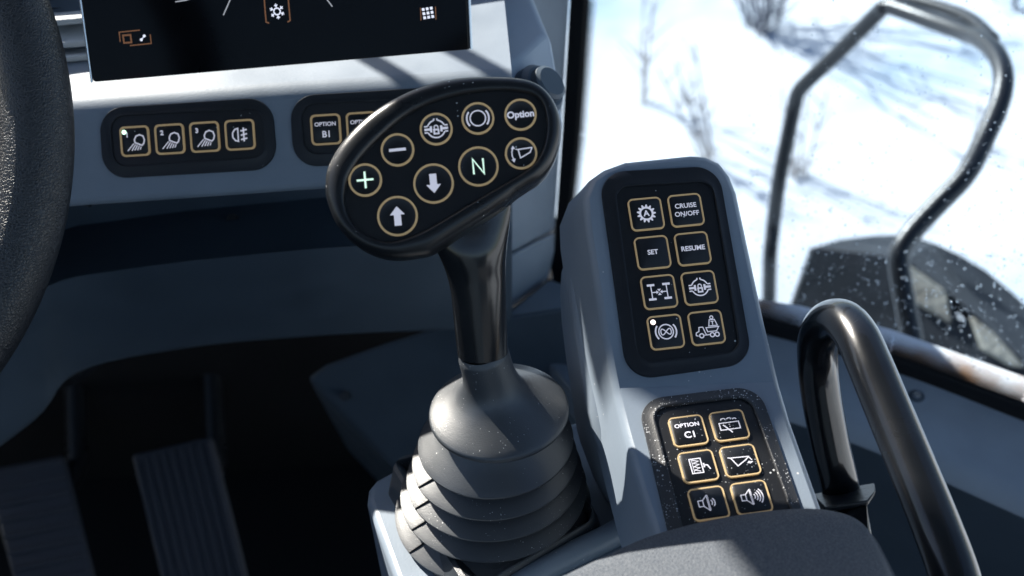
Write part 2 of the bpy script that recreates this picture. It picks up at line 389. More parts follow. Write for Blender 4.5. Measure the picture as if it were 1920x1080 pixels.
def button(parent, fr, a, b, size, icon, label, num='', shape='square', h=.0016, ink='white', lamp=None, face='face', border=.0011, us=.5):
    """pad > border, symbol, indicator_light"""
    if shape == 'square':
        o1 = rrect(a, b, size, size, size * .16); o2 = rrect(a, b, size - 2 * border, size - 2 * border, size * .11)
    else:
        n = 56; o1 = [(a + size / 2 * math.cos(2 * math.pi * k / n), b + size / 2 * math.sin(2 * math.pi * k / n)) for k in range(n)]
        o2 = [(a + (size / 2 - border) * math.cos(2 * math.pi * k / n), b + (size / 2 - border) * math.sin(2 * math.pi * k / n)) for k in range(n)]
    n = len(o1)
    sc = lambda o, k: [(a + (x - a) * k, b + (y - b) * k) for x, y in o]
    if shape == 'square':
        rs = [[fr.pt(x, y, h - .0012) for x, y in o2], [fr.pt(x, y, h) for x, y in sc(o2, .985)], [fr.pt(x, y, h + .0003) for x, y in sc(o2, .93)]]
    else:   # dished round button
        rs = [[fr.pt(x, y, h - .0012) for x, y in o2], [fr.pt(x, y, h) for x, y in sc(o2, .98)], [fr.pt(x, y, h - .0004) for x, y in sc(o2, .86)], [fr.pt(x, y, h - .0007) for x, y in sc(o2, .5)]]
    pad = mesh_obj('button', *rings(rs, True, False, True), M[face], parent); pad['label'] = label
    rs = [[fr.pt(x, y, h - .0012) for x, y in o1], [fr.pt(x, y, h + .0001) for x, y in sc(o1, .995)], [fr.pt(x, y, h + .0001) for x, y in sc(o2, 1.005)], [fr.pt(x, y, h - .0012) for x, y in o2]]
    mesh_obj('border', *rings(rs), M['gold'], pad)
    i = Ink(fr, a, b, h + (.00045 if shape == 'square' else .0001), size * us); icon(i, num); i.obj('symbol', M[ink], pad)
    if lamp:
        i = Ink(fr, a, b, h + .0006, size * .5); i.disc(-.66, -.62, .15, 18); i.obj('indicator_light', M[lamp], pad)
    return pad
def bezel(parent, fr, outer, inner, m_b, m_f, H=.003, face_h=.001):
    N = 160; o = resample(outer, N); i = resample(inner, N)
    # align the start points
    cx = sum(p[0] for p in i) / N; cy = sum(p[1] for p in i) / N
    def mixr(t, h): return [fr.pt(o[k][0] * (1 - t) + i[k][0] * t, o[k][1] * (1 - t) + i[k][1] * t, h) for k in range(N)]
    rs = [mixr(0, -.004), mixr(0, .0004), mixr(.05, .0012), mixr(.5, H * .62), mixr(.82, H * .9), mixr(.93, H), mixr(1.0, H * .9), mixr(1.02, face_h - .0005)]
    mesh_obj('bezel', *rings(rs), m_b, parent, smooth=60)
    mesh_obj('faceplate', [fr.pt(x, y, face_h) for x, y in i], [tuple(range(N))], m_f, parent, smooth=0)

# ================================================================= SETTING
def snow_ground():
    n = 150; V = []; Fc = []
    for j in range(n):
        for i in range(n):
            x = -14 + 40 * i / (n - 1); y = -8 + 46 * j / (n - 1)
            z = -1.55 + .035 * max(0, y - 2) + .30 * noise.noise(Vector((x * .35, y * .35, 1))) + .055 * noise.noise(Vector((x * 1.1, y * 1.1, 5))) + .02 * noise.noise(Vector((x * 2.6, y * 2.6, 9)))
            if abs(x - .2) < 1.6 and y < 2.4: z = min(z, -1.35)
            V.append((x, y, z))
    for j in range(n - 1):
        for i in range(n - 1): a = j * n + i; Fc.append((a, a + 1, a + n + 1, a + n))
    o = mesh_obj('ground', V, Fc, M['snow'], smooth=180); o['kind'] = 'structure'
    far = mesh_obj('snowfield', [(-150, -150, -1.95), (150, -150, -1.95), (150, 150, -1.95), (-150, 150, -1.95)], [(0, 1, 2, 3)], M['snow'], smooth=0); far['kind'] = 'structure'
snow_ground()
GZ = Pl((0, 0, -1.5), (0, 0, 1))

def shrub(px, py, hgt, spread, nb, m, label):
    base = GZ.hit(px, py); base.z = -1.75
    t = thing('bare_shrub', label, 'shrub', base, 'bare shrubs poking out of the snow')
    parts = []; tw = []
    for k in range(nb):
        a = random.uniform(0, 6.28); l = hgt * random.uniform(.6, 1.1); sp = spread * random.uniform(.2, 1)
        p = [base + Vector((math.cos(a) * sp * s ** 1.4, math.sin(a) * sp * s ** 1.4, (l + .25) * s)) for s in (0, .3, .6, 1)]
        cpt = catmull(p, 3); parts.append(tube(cpt, [.007 * (1 - .07 * q) for q in range(10)], 5))
        for q in range(8):
            st_ = cpt[random.randint(3, 8)]; b0 = st_; a2 = random.uniform(0, 6.28); ll = hgt * random.uniform(.1, .28)
            tw.append(tube([b0, b0 + Vector((math.cos(a2) * ll * .7, math.sin(a2) * ll * .7, ll * .7))], [.004, .0015], 4))
    mesh_obj('stem', *join(parts), m, t); mesh_obj('twigs', *join(tw), m, t)
shrub(1350, 305, .45, .28, 5, M['twig'], 'small brown bare shrub in the snow straight above the grey console')
shrub(1430, 70, .9, .5, 16, M['bark2'], 'dense dark bare shrub at the top edge of the view beyond the window')
shrub(1205, 190, .7, .10, 2, M['twig'], 'thin tall twigs in the snow close to the window pillar')
shrub(1500, 330, .35, .18, 4, M['twig'], 'low twiggy shrub seen inside the outside hand rail near its left leg')
shrub(1840, 300, .25, .12, 4, M['twig'], 'tiny twig tuft seen behind the right leg of the outside hand rail')
shrub(1905, 90, .5, .2, 7, M['bark2'], 'faint bare shrub at the top right corner beyond the hand rail')

# ================================================================= CAB SHELL
A_ = P(1040, 530, 1.10); B_ = P(1920, 790, .93); T_ = P(1097, 0, .95)
WIN = pl3(A_, B_, T_)
WN = WIN.n if WIN.n.dot(EYE - A_) > 0 else -WIN.n           # window normal, pointing into the cab
w = lambda x, y, off=0: Pl(A_ + WN * off, WN).hit(x, y)
EXT = 1.6
wdir = Vector((B_.x - A_.x, B_.y - A_.y, 0)).normalized()
wx = lambda y, off=0: A_.x + (y - A_.y) * wdir.x / wdir.y + off      # x of the window wall at a given y
fl = mesh_obj('floor', [(-1.0, -1.2, 0), (.9, -1.2, 0), (wx(.35), .35, 0), (A_.x + .06, A_.y + .1, 0), (A_.x + .06, 1.6, 0), (-1.0, 1.6, 0)], [(0, 1, 2, 3, 4, 5)], M['carpet'], smooth=0, mods=[sol(.05)]); fl['kind'] = 'structure'

# footwell bulkhead and inner side
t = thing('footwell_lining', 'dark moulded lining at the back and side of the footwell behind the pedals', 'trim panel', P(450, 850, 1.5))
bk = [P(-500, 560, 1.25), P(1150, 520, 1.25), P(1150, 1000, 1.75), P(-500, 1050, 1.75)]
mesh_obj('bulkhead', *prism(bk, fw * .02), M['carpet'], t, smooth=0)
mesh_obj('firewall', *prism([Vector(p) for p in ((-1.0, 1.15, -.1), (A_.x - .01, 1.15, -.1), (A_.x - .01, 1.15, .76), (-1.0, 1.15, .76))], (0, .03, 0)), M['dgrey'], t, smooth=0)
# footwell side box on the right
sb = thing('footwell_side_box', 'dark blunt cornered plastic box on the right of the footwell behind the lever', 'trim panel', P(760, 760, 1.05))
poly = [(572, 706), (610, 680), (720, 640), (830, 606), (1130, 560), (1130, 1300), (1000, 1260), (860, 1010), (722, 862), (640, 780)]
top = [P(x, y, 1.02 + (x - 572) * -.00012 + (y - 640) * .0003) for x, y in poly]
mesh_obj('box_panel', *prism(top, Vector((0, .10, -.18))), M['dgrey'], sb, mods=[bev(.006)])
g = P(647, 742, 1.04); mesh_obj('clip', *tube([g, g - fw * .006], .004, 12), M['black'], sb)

# ================================================================= DASHBOARD
DF = fitframe(.08, .09, -.049, 352.7, 258.9, .695)
t = thing('dashboard', 'grey moulded dashboard with a sunlit ledge under the display', 'dashboard', DF.pt(.1, .05, -.05))
DASH = t
xs = [-160, 60, 145, 350, 560, 780, 900, 960]
ye = [214, 198, 193, 179, 164, 151, 143, 139]; yb = [418, 401, 393, 379, 364, 350, 343, 339]
edge = [DF.pl.hit(x, y) for x, y in zip(xs, ye)]; bot = [DF.pl.hit(x, y) for x, y in zip(xs, yb)]
LED = Pl(edge[3], Vector((0, -.10, 1)))
back = [e + Vector((0, .17, .017)) for e in edge]
lip = [b + Vector((0, .05, -.006)) for b in bot]
up1 = [b + Vector((0, .06, -.05)) for b in bot]
v, f = rings([back, edge, bot, lip], False)
mesh_obj('fascia', v, f, M['grey'], t, smooth=30, mods=[bev(.006, 5, 20)])
mesh_obj('rear_shelf', *prism([back[0] + Vector((-.5, .002, 0)), back[0] + Vector((0, .002, 0)), back[-1] + Vector((0, .002, 0)), back[-1] + Vector((.06, .1, 0)), Vector((A_.x - .01, 1.15, .75)), Vector((-1.0, 1.15, .75))], (0, 0, -.01)), M['dgrey'], t, smooth=0)
# recess under the fascia, then the knee panel
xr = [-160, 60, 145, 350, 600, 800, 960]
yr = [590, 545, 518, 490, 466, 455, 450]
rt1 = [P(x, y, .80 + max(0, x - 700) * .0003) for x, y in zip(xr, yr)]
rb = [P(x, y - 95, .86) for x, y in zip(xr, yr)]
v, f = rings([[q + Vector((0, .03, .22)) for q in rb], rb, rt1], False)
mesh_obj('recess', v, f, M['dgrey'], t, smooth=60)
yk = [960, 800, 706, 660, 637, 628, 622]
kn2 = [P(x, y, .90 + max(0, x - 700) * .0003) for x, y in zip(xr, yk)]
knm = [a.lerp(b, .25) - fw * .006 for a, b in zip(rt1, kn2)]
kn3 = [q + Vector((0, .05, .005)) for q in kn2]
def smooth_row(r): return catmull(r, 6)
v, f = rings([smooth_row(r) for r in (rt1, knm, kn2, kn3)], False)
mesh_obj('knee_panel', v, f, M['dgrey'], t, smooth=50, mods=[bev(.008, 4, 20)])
ks = P(437, 412, .845)
mesh_obj('screw', *tube([ks + fw * .01, ks - fw * .002], .004, 14), M['black'], t, smooth=30)
# end cheek on the right of the dash
ck = [(938, 134), (968, 112), (1000, 82), (1022, 62), (1034, 80), (1046, 150), (1057, 240), (1052, 262), (1038, 300), (1010, 330), (960, 338), (900, 343), (890, 150)]
CKF = pl3(P(938, 134, .70), P(1040, 90, .74), P(1040, 300, .70))
mesh_obj('end_cheek', *prism([CKF.hit(x, y) for x, y in ck], Vector((-.01, .09, 0))), M['pillar'], t, mods=[bev(.003, 4)])
ck2 = [(925, 52), (985, 34), (1003, 42), (1022, 62), (1000, 82), (968, 112), (938, 134), (880, 120), (880, 60)]
CK2 = pl3(P(1022, 64, .742), P(938, 135, .702), P(925, 52, .80))
mesh_obj('cheek_shoulder', *prism([CK2.hit(x, y) for x, y in ck2], Vector((0, .05, -.06))), M['grey'], t, mods=[bev(.003, 3)])
# vent knob on the cheek
kt = thing('round_vent_knob', 'round dark grey knob on the dashboard end half hidden by the lever head', 'knob', P(1005, 178, .69))
CKn = CKF.n if CKF.n.dot(EYE - CKF.p) > 0 else -CKF.n
kc = CKF.hit(1004, 176)
mesh_obj('outer_ring', *tube([kc, kc + CKn * .006, kc + CKn * .009], [.0155, .0150, .0125], 40), M['dgrey'], kt, smooth=30)
mesh_obj('knob_cap', *tube([kc + CKn * .007, kc + CKn * .013, kc + CKn * .0145], [.0108, .0104, .0085], 40), M['dgrey'], kt, smooth=30)

# air vent louvres behind the display, far left
vt = thing('air_vent', 'pale louvred air vent beside the steering wheel left of the display', 'air vent', P(120, 90, .82))
for (y0, y1, dd) in ((22, 36, .0), (40, 80, .004), (88, 106, .0), (127, 142, .0), (160, 163, 0)):
    q = [P(20, y0 + 8, .745), P(190, y0 - 6, .745), P(190, y1 - 6, .725), P(20, y1 + 8, .725)]
    mesh_obj('louvre', *prism(q, Vector((0, 0, -.004))), M['lightgrey'], vt, mods=[bev(.0014, 3)])
mesh_obj('vent_back', *prism([P(10, 20, .775), P(215, 8, .775), P(215, 140, .755), P(10, 170, .755)], fw * .01), M['black'], vt, smooth=0)

# keypads on the dash -----------------------------------------------------------
def px_poly(fr, pts): return [fr.loc(*p) for p in pts]
kp = thing('headlight_keypad', 'black keypad with four light switch buttons numbered 1, 2, 3 set in the dashboard', 'switch panel', DF.pt(0, 0, 0))
bezel(kp, DF, roundpoly(px_poly(DF, [(186, 203), (510, 182), (522, 317), (194, 336)]), .0135, 10), roundpoly(px_poly(DF, [(208, 219), (492, 203), (500, 294), (216, 313)]), .0075, 10), M['bezel'], M['face'], .0018, .0007)
pp = .0195
for k, (ic, nm, lb) in enumerate([(ic_light, '1', 'work light button marked 1 with lit green lamp'), (ic_light, '2', 'work light button marked 2'), (ic_light, '3', 'work light button marked 3'), (ic_fog, '', 'rear fog light button')]):
    button(kp, DF, (k - 1.5) * pp, 0, .0165, ic, lb, nm, lamp='ledg' if k == 0 else None)
kp = thing('option_keypad', 'black keypad with OPTION B1 button partly hidden behind the lever head', 'switch panel', DF.pt(.09, 0, 0))
bezel(kp, DF, roundpoly(px_poly(DF, [(543, 180), (868, 160), (880, 292), (551, 315)]), .0135, 10), roundpoly(px_poly(DF, [(565, 197), (850, 181), (858, 270), (573, 290)]), .0075, 10), M['bezel'], M['face'], .0018, .0007)
a0, b0 = DF.loc(612, 243)
for k in range(4): button(kp, DF, a0 + k * pp, b0, .0165, ic_option('B%d' % (k + 1)), 'OPTION B%d button' % (k + 1))

# ================================================================= DISPLAY
dl = lambda x, y: (LED.hit(x, y) - EYE).dot(fw)
d1, d2 = dl(172, 155) - .014, dl(883, 93) - .034
SF = Fr(P(525, 124, (d1 + d2) / 2), P(883, 93, d2) - P(172, 155, d1), P(525, 124, (d1 + d2) / 2) - P(512, 0, (d1 + d2) / 2 - .010))
t = thing('display_screen', 'wide black glass display panel above the dashboard ledge', 'display', SF.pt(0, 0, -.01))
bl = SF.loc(172, 155); br = SF.loc(883, 93); tl = SF.loc(147, -30); tr = SF.loc(877, -50)
k = 8.0
tl2 = (bl[0] + (tl[0] - bl[0]) * 1.5, bl[1] + (tl[1] - bl[1]) * 1.5); tr2 = (br[0] + (tr[0] - br[0]) * 1.5, br[1] + (tr[1] - br[1]) * 1.5)
oc = roundpoly([tl2, tr2, br, bl], .002, 4)
mesh_obj('housing', *prism([SF.pt(x, y, -.0006) for x, y in oc], SF.n * -.006), M['bezel'], t, mods=[bev(.0012, 3)])
cx = sum(p[0] for p in (tl2, tr2, br, bl)) / 4; cy = sum(p[1] for p in (tl2, tr2, br, bl)) / 4
ic_ = [(cx + (x - cx) * .988, cy + (y - cy) * .99) for x, y in oc]
mesh_obj('glass', *prism([SF.pt(x, y, .0009) for x, y in ic_], SF.n * -.001), M['screen'], t, mods=[bev(.0003, 2)])
for a, b, nm in ((tl2, bl, 0), (tr2, br, 1)):
    s = -1 if nm == 0 else 1
    mesh_obj('edge_highlight', *tube([SF.pt(a[0] + s * .0002, a[1], -.0006), SF.pt(b[0] + s * .0002, b[1], -.0006)], .0007, 8), M['metal'], t)  # bright strip stands in for the highlight on the bevelled edge
def simg(x, y): return SF.loc(x, y)
def sink(pts, wd, m, name, closed=False):
    i = Ink(SF, 0, 0, .0012, 1.0); i.line([simg(*p) for p in pts], wd, closed); return i.obj(name, M[m], t)
i = Ink(SF, 0, 0, .0012, 1.0)
i.line([simg(*p) for p in [(264, 56), (225, 60), (227, 78)]], .0006); i.line([simg(*p) for p in [(245, 85), (285, 81), (283, 64)]], .0006)
i.line([simg(*p) for p in [(232, 66), (246, 65), (248, 79), (234, 80)]], .0009, True); i.obj('amber_icon', M['scrg'], t)
i = Ink(SF, 0, 0, .0012, 1.0); i.disc(*simg(272, 67), .0008, 10); i.disc(*simg(266.5, 74), .0008, 10); i.line([simg(272, 67), simg(266.5, 74)], .0005); i.obj('white_icon', M['scrw'], t)
i = Ink(SF, 0, 0, .0012, 1.0)
i.line([simg(*p) for p in [(495, -20), (500, 41), (506, 43)]], .0007); i.line([simg(*p) for p in [(540, -20), (545, 38), (540, 41)]], .0007)
i.obj('amber_button_frame', M['scrg'], t)
i = Ink(SF, 0, 0, .0012, 1.0)
i.line([simg(*p) for p in [(789, 14), (790, 38)]], .0005); i.line([simg(*p) for p in [(817, 12), (818, 36)]], .0005); i.obj('amber_icon', M['scrg'], t)
a, b = simg(520.5, 21); i = Ink(SF, a, b, .0012, .0037, -.07)
i.arc(0, 0, .5, 0, 360, .15, 6)
for k in range(6):
    q = R(60 * k + 30); c_, s_ = math.cos(q), math.sin(q); i.line([(.5 * c_, .5 * s_), (1.1 * c_, 1.1 * s_)], .13)
    i.line([(.95 * math.cos(q - .25), .95 * math.sin(q - .25)), (.72 * c_, .72 * s_), (.95 * math.cos(q + .25), .95 * math.sin(q + .25))], .14)
i.obj('snowflake_icon', M['scrw'], t)
a, b = simg(803, 24); i = Ink(SF, a, b, .0012, .0027, -.07)
for x in (-.8, 0, .8):
    for y in (-.8, 0, .8): i.fill([(x - .26, y - .26), (x + .26, y - .26), (x + .26, y + .26), (x - .26, y + .26)])
i.obj('grid_icon', M['scrw'], t)
i = Ink(SF, 0, 0, .0012, 1.0); i.line([simg(*p) for p in [(434, -4), (428, 10), (420, 28)]], .0006); i.obj('gauge_line', M['scrl'], t)
i = Ink(SF, 0, 0, .0012, 1.0); i.line([simg(*p) for p in [(610, -6), (618, 4), (624, 12)]], .0006)
i.obj('gauge_line', M['scrl'], t)
i = Ink(SF, 0, 0, .0012, 1.0); i.line([simg(*p) for p in [(330, 3), (350, 0), (362, -4)]], .0006); i.obj('gauge_line', M['scrl'], t)

# cables behind the display, right
ct = thing('cable_bundle', 'black cable loops hanging behind the right edge of the display', 'cable', P(910, 30, .80))
for pts, rr, mm in (([(884, -40), (895, 0), (915, 25), (925, 60)], .0045, 'black'), ([(890, -50), (912, 0), (926, 28), (930, 60)], .004, 'gloss'), ([(896, 10), (903, 28), (906, 50)], .0016, 'copper')):
    mesh_obj('cable', *tube(catmull([P(x, y, .80) for x, y in pts], 8), rr, 12), M[mm], ct)

# ================================================================= PILLAR AND SIDE TRIM
t = thing('window_pillar', 'blue grey window pillar trim right of the dashboard', 'pillar', P(1010, 300, 1.0))
pp1 = [(972, -60), (1071, -60), (1067, 0), (1055, 200), (1042, 400), (1040, 431), (945, 482), (940, 300), (960, 130)]
PLp = pl3(P(1070, 0, .955), P(1040, 430, 1.06), P(950, 0, .90))
mesh_obj('upper_trim', *prism([PLp.hit(x, y) for x, y in pp1], fw * .03), M['pillar'], t, mods=[bev(.004, 3)])
pp2 = [(920, 496), (1040, 434), (1039, 470), (1028, 523), (945, 590), (910, 600)]
mesh_obj('lower_trim', *prism([PLp.hit(x, y) - fw * .006 for x, y in pp2], fw * .04), M['pillar'], t, mods=[bev(.004, 3)])
pd = [(925, -60), (968, -60), (970, 60), (960, 130), (925, 70)]
mesh_obj('dark_strip', *prism([P(x, y, .93) for x, y in pd], fw * .03), M['dgrey'], t, mods=[bev(.003, 3)])

# window seal, glass, frit
wt = thing('side_window', 'large side window with dotted border and black rubber seal, wet with drops', 'window', w(1300, 520))
seal = [(1075, -120), (1067, 0), (1052, 250), (1038, 450), (1030, 500), (1036, 528), (1080, 548), (1180, 566), (1430, 628), (1670, 697), (1920, 793), (2150, 885),
        (2150, 850), (1920, 760), (1670, 669), (1500, 619), (1425, 597), (1200, 545), (1110, 524), (1078, 512), (1062, 490), (1061, 450), (1082, 250), (1098, 0), (1108, -120)]
mesh_obj('rubber_seal', *prism([w(x, y, .003) for x, y in seal], WN * -.006), M['seal'], wt, mods=[bev(.002, 2)])
gl = [(1060, -700), (1034, 540), (2300, 900), (2500, -700)]
mesh_obj('pane', [w(x, y, -.002) for x, y in gl], [(0, 1, 2, 3)], M['glass'], wt, smooth=0)
# dotted border: rows of printed dots shrinking away from the seal
cell = .0019
def frit():
    V, Fc = [], []
    e1 = (w(1920, 760) - w(1425, 597)).normalized(); 
    up = (WN.cross(e1)).normalized()
    if up.z < 0: up = -up
    def dot(c, r, ax, ay):
        k = len(V)
        for a in range(6): V.append(c + WN * .0002 + r * (math.cos(a * math.pi / 3) * ax + math.sin(a * math.pi / 3) * ay))
        Fc.append(tuple(range(k, k + 6)))
    def run(pts, rows, side, step):
        for a, b in zip(pts, pts[1:]):
            A, B = w(*a), w(*b); L = (B - A).length; ax = (B - A) / L; ay = WN.cross(ax)
            if ay.dot(w(*side) - A) < 0: ay = -ay
            for i in range(int(L / step)):
                for j in range(rows):
                    r = step * .56 * (1 - j / rows) ** .6 + .00012
                    dot(A + ax * step * (i + .5 * (j % 2)) + ay * step * .8 * (j + .3), r, ax, ay)
    run([(1108, -120), (1098, 0), (1082, 250), (1061, 450), (1062, 490)], 8, (1500, 200), .0016)
    run([(1062, 490), (1078, 512), (1110, 524), (1200, 545), (1425, 597), (1500, 619), (1670, 669), (1920, 760), (2050, 811)], 9, (1500, 200), .0027)
    return V, Fc
mesh_obj('dotted_border', *frit(), M['seal'], wt, smooth=0)

def drops():
    V, Fc = [], []
    bm = bmesh.new(); bmesh.ops.create_icosphere(bm, subdivisions=1, radius=1); sv = [v.co.copy() for v in bm.verts]; sf = [tuple(v.index for v in f_.verts) for f_ in bm.faces]; bm.free()
    e1 = (w(1920, 300) - w(1400, 300)).normalized(); e2 = WN.cross(e1)
    def put(x, y, r):
        c = w(x, y, -.003); k = len(V); st = random.uniform(.8, 1.3)
        for q in sv: V.append(c + r * (q.x * e1 + q.y * st * e2) - WN * r * .45 * q.z)
        Fc.extend(tuple(a + k for a in g_) for g_ in sf)
    for _ in range(2600):
        x = random.uniform(1400, 2000); y = random.uniform(-30, 720)
        dens = .25 + .75 * min(1, max(0, (y - 100) / 450))
        if random.random() > dens: continue
        put(x, y, .00025 + .0006 * random.random() ** 3)
    for _ in range(110):      # clusters on the lower pane
        cx_, cy_ = random.uniform(1500, 1960), random.uniform(460, 700)
        for q in range(random.randint(2, 6)): put(cx_ + random.gauss(0, 6), cy_ + random.gauss(0, 6), .0003 + .0007 * random.random() ** 2)
    return V, Fc
o = mesh_obj('water_drops', *drops(), M['drop'], smooth=180); o['kind'] = 'stuff'

# sill panel inside under the window
t = thing('side_sill', 'blue grey padded sill panel under the side window with a round screw', 'trim panel', P(1750, 800, .88))
SI = Pl(w(1700, 700) , Vector((-.25, -.1, 1)))
s_in = [w(x, y, .004) for x, y in ((1030, 545), (1180, 566), (1430, 626), (1670, 695), (1920, 790), (2200, 900))]
mid = [q + WN * d_ + Vector((0, 0, -.012)) for q, d_ in zip(s_in, (.07, .07, .066, .066, .07, .075))]
low = [q + WN * .035 + Vector((0, 0, -.16)) for q in mid]
low2 = [q + WN * .02 + Vector((0, 0, -.45)) for q in low]
mid2 = [q + WN * .004 + Vector((0, 0, -.012)) for q in mid]
v, f = rings([catmull(r, 4) for r in (s_in, mid, mid2)], False)
mesh_obj('sill_skin', v, f, M['pillar'], t, smooth=60, mods=[bev(.010, 5, 15)])
v, f = rings([catmull(r, 4) for r in ([q + Vector((0, 0, .001)) - WN * .004 for q in mid2], [q - WN * .03 for q in low], [q - WN * .03 for q in low2])], False)
mesh_obj('lower_wall', v, f, M['dgrey'], t, smooth=60)  # darker plastic colour stands in for the shade under the sill edge
sc = EYE + ray(1718, 744) * 1.0
import mathutils
# intersection of the screw ray with the sill top strip
def hit_tri(px, py, a, b, c):
    r = ray(px, py); p = mathutils.geometry.intersect_ray_tri(a, b, c, r, EYE, False); return p
q = pl3(s_in[3], s_in[4], mid[4]); sc = q.hit(1718, 744); qn = q.n if q.n.z > 0 else -q.n
mesh_obj('screw_cup', *tube([sc, sc + qn * .0012, sc + qn * .002], [.0062, .0058, .0042], 24), M['dgrey'], t, smooth=25)
mesh_obj('screw', *tube([sc + qn * .0015, sc + qn * .0032, sc + qn * .0034], [.0034, .0030, .0014], 20), M['metal'], t, smooth=25)

# shelf beside the lever, beyond it
t = thing('side_shelf', 'blue grey stepped shelf between the pillar foot and the console', 'trim panel', P(1030, 620, 1.0))
SH = Pl(P(1035, 560, 1.04), (0, 0, 1))
p1 = [(900, 622), (952, 584), (1029, 521), (1090, 540), (1200, 560), (1200, 700), (1082, 610), (1010, 620), (950, 634)]
mesh_obj('upper_step', *prism([SH.hit(x, y) for x, y in p1], Vector((0, 0, -.02))), M['grey'], t, mods=[bev(.004, 3)])
p2 = [(900, 640), (950, 634), (1010, 620), (1082, 610), (1200, 640), (1200, 700), (1100, 700), (1010, 664), (950, 665), (900, 670)]
mesh_obj('slope', *prism([SH.hit(x, y) + Vector((0, 0, .0015)) for x, y in p2], Vector((0, 0, -.02))), M['grey'], t, mods=[bev(.003, 3)])
p3 = [(1010, 664), (1100, 640), (1300, 700), (1300, 1000), (1150, 900), (1095, 765)]
mesh_obj('lower_step', *prism([SH.hit(x, y) + Vector((0, 0, .004)) for x, y in p3], Vector((0, 0, -.03))), M['grey'], t, mods=[bev(.003, 3)])

# ================================================================= PEDALS
def pedal(pts, label, nr, horiz=False):
    pts = [P(*p) for p in pts]
    c = sum(pts, Vector()) / 4
    t = thing('pedal', label, 'pedal', c)
    n = (pts[1] - pts[0]).cross(pts[3] - pts[0]).normalized()
    if n.dot(EYE - c) < 0: n = -n
    mesh_obj('plate', *prism(pts, n * -.012), M['pedal'], t, mods=[bev(.004, 3)])
    for k in range(nr):
        s0 = (k + .5) / nr
        if horiz: a, b = pts[0].lerp(pts[3], s0), pts[1].lerp(pts[2], s0)
        else: a, b = pts[0].lerp(pts[1], s0), pts[3].lerp(pts[2], s0)
        a, b = a.lerp(b, .04), b.lerp(a, .04)
        mesh_obj('rib', *tube([a + n * .001, b + n * .001], .0022, 8), M['pedal'], t)
    arm = c + n * -.012
    mesh_obj('pedal_arm', *tube([arm, arm + Vector((0, .12, -.02)), arm + Vector((0, .25, .1))], .012, 12), M['black'], t)
    return t
pedal([(245, 852, 1.32), (396, 816, 1.32), (480, 1150, 1.20), (322, 1175, 1.20)], 'long dark accelerator pedal with lengthwise ribs on the footwell floor', 9)
pedal([(-30, 880, 1.32), (118, 852, 1.32), (185, 1120, 1.22), (40, 1150, 1.22)], 'broad dark brake pedal with cross ribs at the lower left corner', 9, True)

# ================================================================= STEERING WHEEL
WCc = P(-622, 262, .58)
t = thing('steering_wheel', 'black grained leather steering wheel rim at the left edge of the view', 'steering wheel', WCc)
Rw, rw = 692 / F * .58, 67 / F * .58
rs = []; NS, NT = 220, 40
for i_ in range(NS):
    a = 2 * math.pi * i_ / NS; rad = math.cos(a) * rt + math.sin(a) * dn; ring = []
    for j in range(NT):
        b = 2 * math.pi * j / NT; rr = rw
        ring.append(WCc + rad * (Rw + rr * math.cos(b)) - fw * (rr * math.sin(b) * .92))
    rs.append(ring)
v, f = rings(rs); n0 = NT
f += [((NS - 1) * n0 + k, (NS - 1) * n0 + (k + 1) % n0, (k + 1) % n0, k) for k in range(n0)]
mesh_obj('rim', v, f, M['leather'], t, smooth=180)
for a in (178, 60, 120):
    d_ = math.cos(R(a)) * rt + math.sin(R(a)) * dn
    mesh_obj('spoke', *tube([WCc + fw * .02, WCc + d_ * Rw * .5 + fw * .015, WCc + d_ * (Rw - rw * .5)], [.02, .017, .014], 16, flat=.45, updir=fw), M['black'], t)
mesh_obj('hub', *tube([WCc + fw * .06, WCc + fw * .0, WCc - fw * .012], [.04, .055, .045], 40), M['black'], t, smooth=30)
mesh_obj('column_cowl', *tube([WCc + fw * .05, WCc + Vector((.0, .16, -.14)), WCc + Vector((0, .30, -.34))], [.045, .065, .07], 32, flat=1.0), M['black'], t, smooth=60)
mesh_obj('orange_badge', *prism([P(x, y, .60) for x, y in ((-40, 262), (4, 268), (6, 330), (-40, 325))], fw * .004), M['orange'], t, mods=[bev(.001)])

# ================================================================= CONSOLE
CF = fitframe(-.28, -.11, -.101, 1266.5, 508.2, .605)
DFr = fitframe(-.70, -.08, -.122, 1347.8, 872.4, .582 * .9655)
t = thing('control_console', 'blue grey moulded control console carrying two black keypads', 'console', DFr.pt(0, .03, -.08))
left = [(1140, 325, 'C'), (1118, 340, 'C'), (1106, 372, 'C'), (1108, 410, 'C'), (1125, 520, 'C'), (1143, 630, 'C'), (1162, 728, 'X'), (1180, 800, 'D'), (1208, 900, 'D'), (1240, 1000, 'D'), (1280, 1130, 'D')]
right = [(1322, 301, 'C'), (1344, 311, 'C'), (1360, 332, 'C'), (1372, 362, 'C'), (1397, 480, 'C'), (1424, 605, 'C'), (1450, 716, 'X'), (1470, 785, 'D'), (1500, 870, 'D'), (1530, 955, 'D'), (1575, 1090, 'D')]
def onp(x, y, k):
    if k == 'C': return CF.pl.hit(x, y)
    if k == 'D': return DFr.pl.hit(x, y)
    return CF.pl.hit(x, y).lerp(DFr.pl.hit(x, y), .5)
topL = [CF.pl.hit(1175, 312)]; topR = [CF.pl.hit(1298, 299)]
Lp = topL + [onp(*p) for p in left]; Rp = topR + [onp(*p) for p in right]
nrow = len(Lp); loop = Lp[::-1] + Rp                     # bottom-left up, across, down right
ncx = 9; V = []; Fc = []
for a, b in zip(Lp, Rp):
    for k in range(ncx): V.append(a.lerp(b, k / (ncx - 1)))
for j in range(nrow - 1):
    for k in range(ncx - 1): a = j * ncx + k; Fc.append((a, a + 1, a + ncx + 1, a + ncx))
